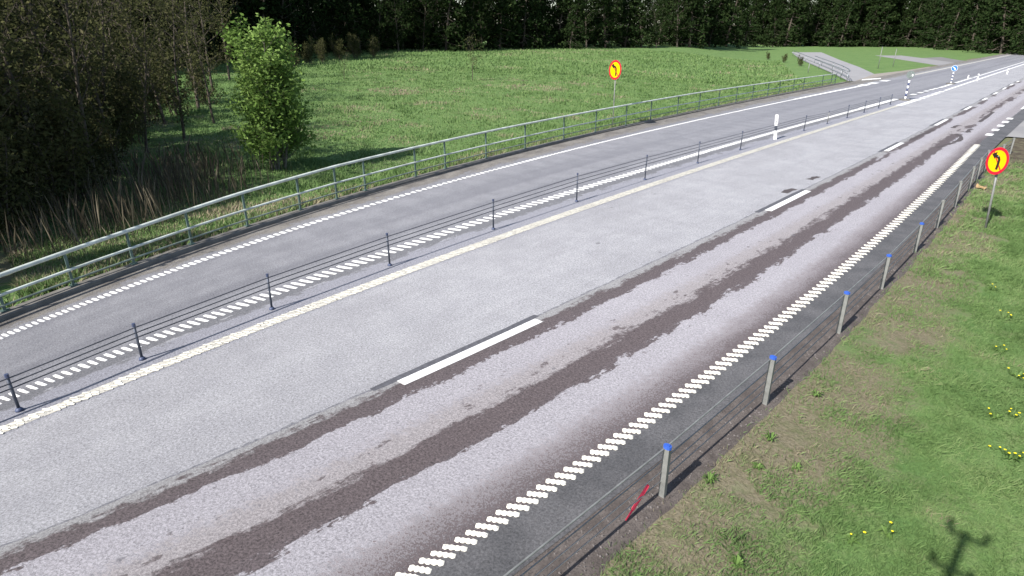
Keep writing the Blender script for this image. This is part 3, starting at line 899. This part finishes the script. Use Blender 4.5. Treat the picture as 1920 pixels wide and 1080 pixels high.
# ------------------------------------------------------------------ camera mast (its shadow lies on the verge)
MA = empty('camera_mast', (-.13, -.42, -.05)); tag(MA, 'grey steel mast with crossarms carrying the camera, casting the branching shadow', 'mast')
MB().tube([(0, 0, 0), (0, 0, 3.5), (.03, 0, 7.0)], [.065, .055, .045], 12).build('pole', 'steel', MA, True)
MB().box((.04, 0, 6.93), (.30, .04, .04)).build('crossarm', 'steel', MA)
MB().box((.02, 0, 6.35), (.34, .04, .04)).build('crossarm', 'steel', MA)
for x, z in ((-.13, 7.0), (.21, 6.98)):
    MB().tube([(x, -.08, z), (x * 1.15, .08, z + .06)], [.035, .042], 10).build('sensor_head', 'plastic_white', MA, True)
for x, z in ((-.17, 6.37), (.20, 6.33)):
    MB().tube([(x, 0, z + .01), (x, 0, z + .12)], [.04, .03], 10).build('lamp_head', 'plastic_white', MA, True)

# ------------------------------------------------------------------ vegetation
def tubes_np(segs, sides=5):
    """segs: list of (pts list, radii list) -> V, F arrays"""
    V = []; F = []; o = 0
    for pts, rad in segs:
        m = MB(); m.tube(pts, rad, sides, cap=False)
        V += m.V; F += [tuple(i + o for i in f) for f in m.F]; o += len(m.V)
    return np.array(V), np.array(F)

def leaves_np(C, size, rng, flat=.0, aspect=1.5):
    n = len(C)
    a = rng.normal(size=(n, 3)); a[:, 2] *= (1 - flat); a /= np.linalg.norm(a, axis=1, keepdims=True)
    b = rng.normal(size=(n, 3)); b -= a * (a * b).sum(1, keepdims=True); b /= np.linalg.norm(b, axis=1, keepdims=True)
    s = size * rng.uniform(.6, 1.35, (n, 1))
    V = np.stack([C - a * s * aspect * .5, C + b * s * .36 - a * s * .05, C + a * s * aspect * .5, C - b * s * .36 - a * s * .05], 1).reshape(-1, 3)
    F = np.arange(4 * n).reshape(n, 4)
    return V, F

def wob_path(rng, p0, d, L, n, curl, up=0.0):
    pts = [Vector(p0)]; d = Vector(d).normalized()
    for i in range(n):
        d = (d + Vector(rng.normal(size=3)) * curl + Vector((0, 0, up))).normalized()
        pts.append(pts[-1] + d * (L / n))
    return pts

def gen_tree(seed, H, r0, first=.25, blen=.35, nb=22, nsub=5, nleaf=9, lsize=.12, elev=.7, spread=.25, shape='round', twigs=True, stems=1, lean_=.22):
    rng = np.random.default_rng(seed)
    trunk = []; twig = []; LC = []
    for s in range(stems):
        lean = rng.normal(size=2) * (.06 if stems == 1 else lean_)
        b0_ = Vector((0, 0, -.3)) if stems == 1 else Vector((rng.uniform(-.3, .3), rng.uniform(-.3, .3), -.3))
        Hs = H * (1 if s == 0 else rng.uniform(.65, .98))
        tp = wob_path(rng, b0_, (lean[0], lean[1], 1), Hs + .3, 9, .05, .03)
        trunk.append((tp, [r0 * (1 - .88 * i / 9) for i in range(10)]))
        for i in range(nb):
            t = first + (.98 - first) * (i + rng.uniform(0, 1)) / nb
            k = t * 9; j = min(int(k), 8); p = tp[j].lerp(tp[j + 1], k - j)
            az = i * 2.399 + rng.uniform(-.5, .5)
            if shape == 'round': pr = math.sin(math.pi * min(1, (.12 + .88 * (1 - (t - first) / (1 - first))) ** .8) * .93 + .12) * .6 + .4
            elif shape == 'cone': pr = 1.02 - (t - first) / (1 - first)
            else: pr = 1.0 - .55 * t
            L = H * blen * max(.12, pr) * rng.uniform(.75, 1.15)
            el = elev + rng.uniform(-.25, .25)
            d = (math.cos(az) * math.cos(el), math.sin(az) * math.cos(el), math.sin(el))
            bp = wob_path(rng, p, d, L, 5, .12, .04 if shape != 'cone' else -.03)
            br = max(.008, r0 * (1 - .85 * t) * .38)
            trunk.append((bp, [br * (1 - .8 * q / 5) for q in range(6)]))
            for m in range(nsub):
                f = .3 + .7 * (m + rng.uniform(0, 1)) / nsub
                k2 = f * 5; j2 = min(int(k2), 4); q0 = bp[j2].lerp(bp[j2 + 1], k2 - j2)
                dd_ = (bp[j2 + 1] - bp[j2]).normalized() + Vector(rng.normal(size=3)) * .7
                sp = wob_path(rng, q0, dd_, L * rng.uniform(.18, .42), 3, .2, .05 if shape != 'cone' else -.08)
                twig.append((sp, [max(.004, br * .35), max(.0035, br * .25), .003, .002]))
                for c in range(nleaf):
                    g_ = sp[rng.integers(1, 4)]
                    LC.append(np.array(g_) + rng.normal(size=3) * spread * .5)
    TV, TF = tubes_np(trunk, 6)
    CV = np.zeros((0, 3)); CF_ = np.zeros((0, 4), int); mi = np.zeros(0, int); ti = np.zeros(0)
    if twigs and twig:
        CV, CF_ = tubes_np(twig, 3); mi = np.zeros(len(CF_), int); ti = np.zeros(len(CF_))
    if LC:
        LC = np.array(LC); LV, LF = leaves_np(LC, lsize, rng)
        # clump tint: neighbouring leaves share a tone
        tone = vnoise(LC[:, 0] + LC[:, 2] * .7, LC[:, 1] + LC[:, 2] * .4, .55, seed) * .6 + rng.uniform(0, .4, len(LC))
        CF_ = np.concatenate([CF_, LF + len(CV)]); CV = np.concatenate([CV, LV])
        mi = np.concatenate([mi, np.ones(len(LF), int)]); ti = np.concatenate([ti, tone])
    return TV, TF, CV, CF_, mi, ti

def proto(name, bark, leaf, **kw):
    TV, TF, CV, CF_, mi, ti = gen_tree(**kw)
    tr = mesh_np(name + '_trunk', TV, TF, bark, smooth=True)
    cr = mesh_np(name + '_crown', CV, CF_, [bark, leaf], mi, ti)
    return tr, cr, (TV, TF, CV, CF_, mi, ti)

def plant_tree(name, pr, loc, rz, sc, label, cat, group=None, lean=(0, 0)):
    r = empty(name, loc, rz); r.scale = (sc, sc, sc) if isinstance(sc, (int, float)) else sc
    r.rotation_euler = (lean[0], lean[1], rz)
    tag(r, label, cat, group)
    link('trunk', pr[0], r); link('crown', pr[1], r)
    return r

def merged(name, items, mats, label, cat=None):
    """many trees nobody can count, as one mesh; items = (raw, loc, rz, scale)"""
    V = []; F = []; MI = []; TI = []; o = 0
    for raw, loc, rz, sc in items:
        TV, TF, CV, CF_, mi, ti = raw
        c, s = math.cos(rz), math.sin(rz); R = np.array([[c, -s, 0], [s, c, 0], [0, 0, 1]]) * sc
        for v, f, m, t in ((TV, TF, np.zeros(len(TF), int), np.zeros(len(TF))), (CV, CF_, mi, ti)):
            V.append(v @ R.T + np.array(loc)); F.append(f + o); MI.append(m); TI.append(t); o += len(v)
    ob = link(name, mesh_np(name, np.concatenate(V), np.concatenate(F), mats, np.concatenate(MI), np.concatenate(TI)))
    tag(ob, label, cat, None, 'stuff')
    return ob

wood = [proto('wood%d' % i, 'bark', 'leaf_brown', seed=40 + i, H=9.5, r0=.11, first=.14, blen=.26, nb=26, nsub=6, nleaf=10, lsize=.13, elev=.75, spread=.35) for i in range(3)]
bush = [proto('bush%d' % i, 'bark', 'leaf_brown', seed=60 + i, H=3.2, r0=.035, first=.12, blen=.33, nb=11, nsub=5, nleaf=9, lsize=.10, elev=.85, spread=.30, shape='fan', stems=5) for i in range(2)]
spruce = [proto('spruce%d' % i, 'bark', 'needle', seed=80 + i, H=17, r0=.22, first=.05, blen=.22, nb=60, nsub=6, nleaf=8, lsize=.42, elev=-.15, spread=.55, shape='cone', twigs=False) for i in range(2)]
olive = [proto('olive%d' % i, 'bark', 'leaf_olive', seed=90 + i, H=12, r0=.16, first=.10, blen=.30, nb=30, nsub=6, nleaf=12, lsize=.30, elev=.6, spread=.7) for i in range(2)]

tr_ = random.Random(5)
# shaded wood on the left: stems the photograph shows
WL = 'brown half bare tree in the shaded wood left of the road'
stems = [(275, 292), (345, 262), (402, 232), (310, 232), (372, 205), (225, 330), (180, 352), (140, 330), (95, 365), (50, 400), (15, 430), (250, 250), (200, 270), (120, 285), (60, 320), (20, 350), (330, 185), (400, 172), (290, 195), (230, 200), (150, 215), (80, 240), (30, 270), (430, 150), (360, 152), (270, 158), (190, 165), (100, 180), (20, 200)]
for i, (a, b) in enumerate(stems):
    p = hit(a, b)
    lab = ('leftmost of the three slim dark trunks against the sunlit grass', 'middle one of the three slim dark trunks against the sunlit grass', 'slim dark trunk nearest the bright green tree at the edge of the wood')[i] if i < 3 else WL
    plant_tree('wood_tree', wood[i % 3], p, tr_.uniform(0, 6.28), tr_.uniform(.85, 1.25) * (.62 if i < 3 else 1), lab, 'tree', 'trees of the shaded wood')
BL = 'tangled brown undergrowth bush in the shaded wood left of the road'
for i, (a, b) in enumerate([(60, 425), (120, 395), (10, 455), (160, 375), (205, 345), (90, 345), (30, 375), (150, 310), (215, 300), (255, 268), (60, 290), (180, 250), (110, 250), (290, 225), (235, 235), (330, 215), (20, 300), (385, 195), (300, 175), (200, 190)]):
    plant_tree('undergrowth_bush', bush[i % 2], hit(a, b), tr_.uniform(0, 6.28), tr_.uniform(.8, 1.3), BL, 'bush', 'bushes of the shaded wood')
# the wood goes on out of frame and shades what is seen
items = []
for k in range(105):
    x = tr_.uniform(-70, -25); y = tr_.uniform(-17, .5)
    if k < 22: x = tr_.uniform(-33, -24.5); y = tr_.uniform(-10, -2.5)
    z = float(terrain(x, y))
    items.append(((wood + olive)[k % 5][2], (x, y, z), tr_.uniform(0, 6.28), tr_.uniform(.95, 1.3) * (.72 if x > -33 else 1)))
for k in range(24):
    x = tr_.uniform(-25, -19.0); y = tr_.uniform(-6.5, -.8)
    items.append(((wood + bush + olive)[k % 7][2], (x, y, float(terrain(x, y))), tr_.uniform(0, 6.28), tr_.uniform(.48, .58)))
merged('woodland', items, ['bark', 'leaf_brown'], 'dark wood going on beyond the left end of the railing')
# forest beyond the field and around the far end of the road
items = []
def far_edge(px): return float(np.interp(px, [0, 430, 640, 1000, 1450, 1700, 1920, 2100], [150, 118, 100, 92, 88, 88, 104, 108]))
for row in range(4):
    px = -120 + row * 17
    while px < 2150:
        py = far_edge(px) - 1 - row * 3.2 + tr_.uniform(-1.2, 1.2)
        if px > 1455: py = max(py, 78 + row)
        py = max(py, 70)
        p = hit(px, py)
        d_ = (p - Vector(CAM)).length
        if d_ > 330:
            v = (p - Vector(CAM)).normalized(); p = Vector(CAM) + v * 330; p.z = float(terrain(p.x, p.y))
        items.append(((spruce + olive)[tr_.choice([0, 1, 0, 1, 2, 3])][2], tuple(p), tr_.uniform(0, 6.28), tr_.uniform(.8, 1.2) * (1.6 if px > 1250 else 1.1)))
        px += tr_.uniform(34, 60) * min(1.3, 75 / max(40, d_))**.5
merged('forest', items, ['bark', 'needle'], 'dark forest edge beyond the field and the far road')

# bright green tree by the railing
gt = proto('green', 'bark_grey', 'leaf_light', seed=21, H=6.2, r0=.055, first=.07, blen=.27, nb=26, nsub=7, nleaf=13, lsize=.12, elev=.80, spread=.30, shape='fan', stems=7, lean_=.07)
plant_tree('leafy_tree', gt, hit(524, 316), 2.6, (1.2, 1.2, .98), 'bright green leafy tree with several stems standing just behind the railing', 'tree')
# bare saplings and shrubs in the field
bare = proto('bare', 'bark', 'leaf_brown', seed=31, H=3.6, r0=.04, first=.25, blen=.34, nb=16, nsub=5, nleaf=3, lsize=.10, elev=.7, spread=.3)
plant_tree('sapling', bare, hit(886, 152), .4, 1.15, 'thin bare brown sapling alone in the middle of the green field', 'tree')
plant_tree('sapling', bare, hit(646, 150), 2.4, .7, 'small bare sapling in the field right of the bright green tree', 'tree')
for i, (a, b) in enumerate([(578, 121), (606, 117), (636, 113), (668, 110), (700, 108), (555, 126)]):
    plant_tree('field_shrub', bush[i % 2], hit(a, b), tr_.uniform(0, 6), tr_.uniform(.9, 1.2), 'low brown shrub in the thicket at the upper edge of the field', 'bush', 'shrubs at the upper edge of the field')
for i, (a, b) in enumerate([(1500, 124), (1470, 118), (1440, 112)]):
    plant_tree('field_shrub', bush[i % 2], hit(a, b), tr_.uniform(0, 6), .55, 'low brown shrub beside the footpath railing', 'bush', 'shrubs beside the footpath')

# blades of grass and reeds ------------------------------------------------
def blades(name, PX, PY, h, wd, tint, mat, label, lean=.5, seed=1, parent_kind='stuff'):
    rng = np.random.default_rng(seed); n = len(PX)
    PZ = terrain(PX, PY) - .01
    az = rng.uniform(0, 2 * np.pi, n); ln = np.abs(rng.normal(0, lean, n))
    hx = np.cos(az) * ln * h; hy = np.sin(az) * ln * h; hz = h / np.sqrt(1 + ln * ln)
    pa = az + np.pi / 2 + rng.normal(0, .5, n)
    wx = np.cos(pa) * wd / 2; wy = np.sin(pa) * wd / 2
    V = np.stack([np.stack([PX - wx, PY - wy, PZ], -1), np.stack([PX + wx, PY + wy, PZ], -1),
                  np.stack([PX + hx * .45 + wx * .7, PY + hy * .45 + wy * .7, PZ + hz * .62], -1), np.stack([PX + hx, PY + hy, PZ + hz], -1)], 1).reshape(-1, 3)
    F = np.arange(4 * n).reshape(n, 4)
    return tag(link(name, mesh_np(name, V, F, mat, None, tint)), label, None, None, parent_kind)

rng = np.random.default_rng(5)
# near right verge: dense where the camera is close
n = 230000
yy = 3.0 + 36 * rng.uniform(0, 1, n) ** 1.9
ee = .05 + rng.uniform(0, 1, n) ** .8 * 5.2
xx = lx('R', yy) + ee
st_ = (1 - sstep(.6, 2.5, ee)) * .54 + .14 + .8 * (vnoise(xx, yy, .8, 31) - .5) + .35 * (vnoise(xx, yy, .25, 32) - .5)
bald = vnoise(xx, yy, .7, 33) + .5 * vnoise(xx, yy, .2, 37)
keep = (rng.uniform(0, 1, n) > sstep(.45, .95, st_) * .75) & ~((ee > 3.4) & (yy < 8.6) & (rng.uniform(0, 1, n) < .55)) & ((bald > .38) | (ee > 1.8))
keep &= ~((ee < .16) & (rng.uniform(0, 1, n) < .7)) & ~((yy > 33) & (rng.uniform(0, 1, n) < sstep(33, 38, yy)))
xx, yy, ee, st_ = xx[keep], yy[keep], ee[keep], st_[keep]
m = len(xx)
tint = np.clip(.15 + .45 * vnoise(xx, yy, .45, 34) + rng.uniform(-.15, .2, m) + .5 * sstep(.3, .8, st_) * rng.uniform(.3, 1, m), 0, 1)
hgt = (.05 + .07 * vnoise(xx, yy, .35, 35)) * rng.uniform(.6, 1.4, m) * (1 + sstep(10, 30, yy) * .6)
blades('verge_grass', xx, yy, hgt, .008 + .012 * sstep(8, 30, yy), tint, 'blade_green', 'mown green and straw coloured grass of the right verge', .8, 2)
# left field and the rank strip behind the railing
n = 260000
px_ = rng.uniform(-40, 1600, n); py_ = 100 + 420 * rng.uniform(0, 1, n) ** 1.25
# sample roughly evenly over the picture by walking the field in polar steps
ang = np.arctan2((px_ - 960) / FPX, 1.0)
dist = 17 + 75 * rng.uniform(0, 1, n) ** 1.5
h0_ = math.atan2(CF[0], CF[1])
dirx = np.sin(h0_ + ang); diry = np.cos(h0_ + ang)
xx = dirx * dist; yy = diry * dist
dd2 = lx('K', np.clip(yy, -14, 90)) - .38 - xx
side = (xx - PATH_A[0]) * (-PD[1]) + (yy - PATH_A[1]) * PD[0]
ok = (dd2 > .05) & ((yy < 82) | (side > 3))
xx, yy, dd2, dist = xx[ok], yy[ok], dd2[ok], dist[ok]
m = len(xx)
patch = vnoise(xx, yy, 3.0, 41); fine_ = vnoise(xx, yy, .8, 42)
tint = np.clip(.10 + .55 * fine_ + rng.uniform(-.12, .18, m) + .45 * sstep(.62, .85, patch) * rng.uniform(.2, 1, m) + .4 * (1 - sstep(.2, 1.3, dd2)) * (rng.uniform(0, 1, m) < .45), 0, 1)
shade_zone = (yy < 12)
pc = [hit(a, b) for a, b in [(690, 228), (660, 205), (760, 170), (805, 195), (860, 172), (940, 150), (1090, 158), (1000, 165), (1220, 140), (1380, 130), (1430, 150), (900, 215), (640, 250)]]
pz = np.zeros(m)
for q_ in pc:
    rr_ = 1.6 + .03 * (Vector(CAM) - q_).length
    pz = np.maximum(pz, np.exp(-((xx - q_.x) ** 2 + (yy - q_.y) ** 2) / rr_ ** 2))
tint = np.clip(tint + .75 * pz * (vnoise(xx, yy, .9, 47) > .35) * rng.uniform(.2, 1, m), 0, 1)
tint = np.where(shade_zone & (rng.uniform(0, 1, m) < .5), np.clip(tint + .35, 0, 1), tint)
hgt = (.08 + .22 * vnoise(xx, yy, 1.1, 43) ** 2 + .10 * (1 - sstep(.3, 2, dd2))) * rng.uniform(.6, 1.3, m)
blades('field_grass', xx, yy, hgt, .012 + .0011 * dist, tint, 'blade_green', 'uneven green meadow grass of the field behind the railing', .6, 3)
n = 60000
ang = rng.uniform(-.70, .52, n); dist = 85 + 75 * rng.uniform(0, 1, n)
xx = np.sin(h0_ + ang) * dist; yy = np.cos(h0_ + ang) * dist
dd2 = lx('K', np.clip(yy, -14, 90)) - .38 - xx
side = (xx - PATH_A[0]) * (-PD[1]) + (yy - PATH_A[1]) * PD[0]
ok = (dd2 > 2) & (side > 4)
xx, yy, dist = xx[ok], yy[ok], dist[ok]; m = len(xx)
tint = np.clip(.15 + .5 * vnoise(xx, yy, 2.5, 42) + rng.uniform(-.12, .18, m) + .4 * sstep(.6, .8, vnoise(xx, yy, 7.0, 41)) * rng.uniform(.2, 1, m), 0, 1)
blades('field_grass', xx, yy, rng.uniform(.12, .4, m), .10 + .0006 * dist, tint, 'blade_green', 'far upper part of the green meadow below the forest edge', .6, 13)
# reeds: dead grey stalks in the shade
n = 1500
c = [hit(a, b) for a, b in [(100, 470), (230, 425), (330, 390), (420, 352), (300, 345), (380, 320), (180, 420), (250, 385), (340, 360)]]
ci = rng.integers(0, len(c), n)
cx = np.array([q.x for q in c])[ci] + rng.normal(0, 1.1, n); cy = np.array([q.y for q in c])[ci] + rng.normal(0, 1.1, n)
okr = (lx('K', np.clip(cy, -10, 60)) - cx) > 1.6
cx, cy = cx[okr], cy[okr]; n = len(cx)
blades('reeds', cx, cy, rng.uniform(.6, 1.7, n), np.full(n, .014), rng.uniform(0, 1, n) ** 1.4, 'reed', 'dead grey reed stalks in the shade behind the railing', .14, 6)
n = 5000
yy = rng.uniform(-3, 80, n) ** 1.0; yy = -3 + 83 * rng.uniform(0, 1, n) ** 1.6; xx = lx('K', yy) - .40 - np.abs(rng.normal(0, .35, n))
blades('kerb_weeds', xx, yy, rng.uniform(.12, .42, n), np.full(n, .03), np.clip(.3 + rng.uniform(-.3, .7, n), 0, 1), 'blade_green', 'straggling weeds and dry stalks along the kerb under the railing', .55, 8)
# loose stones on the gravel shoulder
b = MB(); rs = random.Random(8)
for k in range(1500):
    y = 1 + 28 * rs.random() ** 1.7; xe = float(X(-3.93, np.array(y))); xr = float(lx('R', y)); t = rs.uniform(.1, 1.25)
    x = xe + (xr - xe) * t; s = rs.uniform(.006, .02)
    V = [(x + s * rs.uniform(.7, 1.2), y, -.02), (x, y + s * rs.uniform(.7, 1.2), -.02), (x - s * rs.uniform(.7, 1.2), y, -.02), (x, y - s * rs.uniform(.7, 1.2), -.02), (x + rs.uniform(-.3, .3) * s, y, -.02 + s * 1.1)]
    b.add(V, [(0, 1, 4), (1, 2, 4), (2, 3, 4), (3, 0, 4)])
tag(b.build('loose_stones', 'stone'), 'small loose stones scattered over the gravel shoulder', None, None, 'stuff')

# dandelions and weeds
def rosette(b, rs, n, L, wd, up):
    for k in range(n):
        az = rs.uniform(0, 6.283); l = L * rs.uniform(.6, 1.2); c_, s_ = math.cos(az), math.sin(az); e = up * rs.uniform(.5, 1.4)
        p0 = Vector((0, 0, 0)); p1 = Vector((c_ * l * .55, s_ * l * .55, l * e)); p2 = Vector((c_ * l, s_ * l, l * e * .75)); nn = Vector((-s_, c_, 0)) * wd
        b.add([p0 - nn * .3, p0 + nn * .3, p1 + nn, p1 - nn, p2], [(0, 1, 2, 3), (3, 2, 4)])
    return b
def weed_mesh_obj(name, b, parent, mat='weed'):
    me = mesh_np(name, b.V, b.F, mat, None, [rr.random() for _ in b.F]); return link(name, me, parent)
dn = [(1890, 600, 4, 'dandelion clump with a few blooms, uppermost of those along the right edge'), (1872, 660, 3, 'small dandelion pair level with the third barrier post at the right edge'), (1905, 708, 6, 'dandelion clump below the small pair at the right edge'), (1866, 788, 2, 'single dandelion to the left of the two flower brightest clump'), (1897, 782, 5, 'bright dandelion clump above the lowest clump at right'), (1897, 862, 8, 'largest yellow dandelion clump beside the bare soil at right'), (1660, 1006, 3, 'pale dandelion clump near the bottom, left of the mast shadow'), (1594, 1016, 1, 'tiny lone pale flower left of the bottom dandelion clump'), (1860, 545, 2, 'faint dandelions highest up the right verge')]
for a, b_, k, lab in dn:
    r = empty('dandelion', hit(a, b_)); tag(r, lab, 'flower', 'dandelions in the right verge')
    weed_mesh_obj('leaf_rosette', rosette(MB(), rr, 12, .14, .016, .5), r)
    for i in range(k):
        x, y = rr.gauss(0, .10), rr.gauss(0, .10); z = rr.uniform(.07, .15)
        s_ = MB().tube([(x * .6, y * .6, 0), (x, y, z)], .004, 5).build('stalk', 'weed', r)
        m_ = MB(); R_ = rr.uniform(.014, .022)
        m_.add([(x, y, z + .012)] + [(x + R_ * math.cos(t * .628) * (1 if t % 2 else .8), y + R_ * math.sin(t * .628) * (1 if t % 2 else .8), z + .004) for t in range(10)], [(0, 1 + t, 1 + (t + 1) % 10) for t in range(10)])
        m_.build('flower_head', 'flower_yellow', r)
for a, b_, s_, lab in [(1445, 828, .22, 'bright green weed tuft below the second blue capped post'), (1420, 880, .17, 'darker leafy weed just below the bright tuft'), (1492, 880, .15, 'small blue green weed right of the bright tuft'), (1330, 905, .20, 'sprawling olive weed right of the nearest post'), (1530, 745, .18, 'olive weed clump in the straw right of the second post'), (1380, 1065, .17, 'fresh green tuft at the bottom edge of the verge')]:
    r = empty('weed_tuft', hit(a, b_)); tag(r, lab, 'weed', 'weeds in the right verge')
    weed_mesh_obj('leaf_rosette', rosette(MB(), rr, 30, s_ * .62, .010, .6), r)
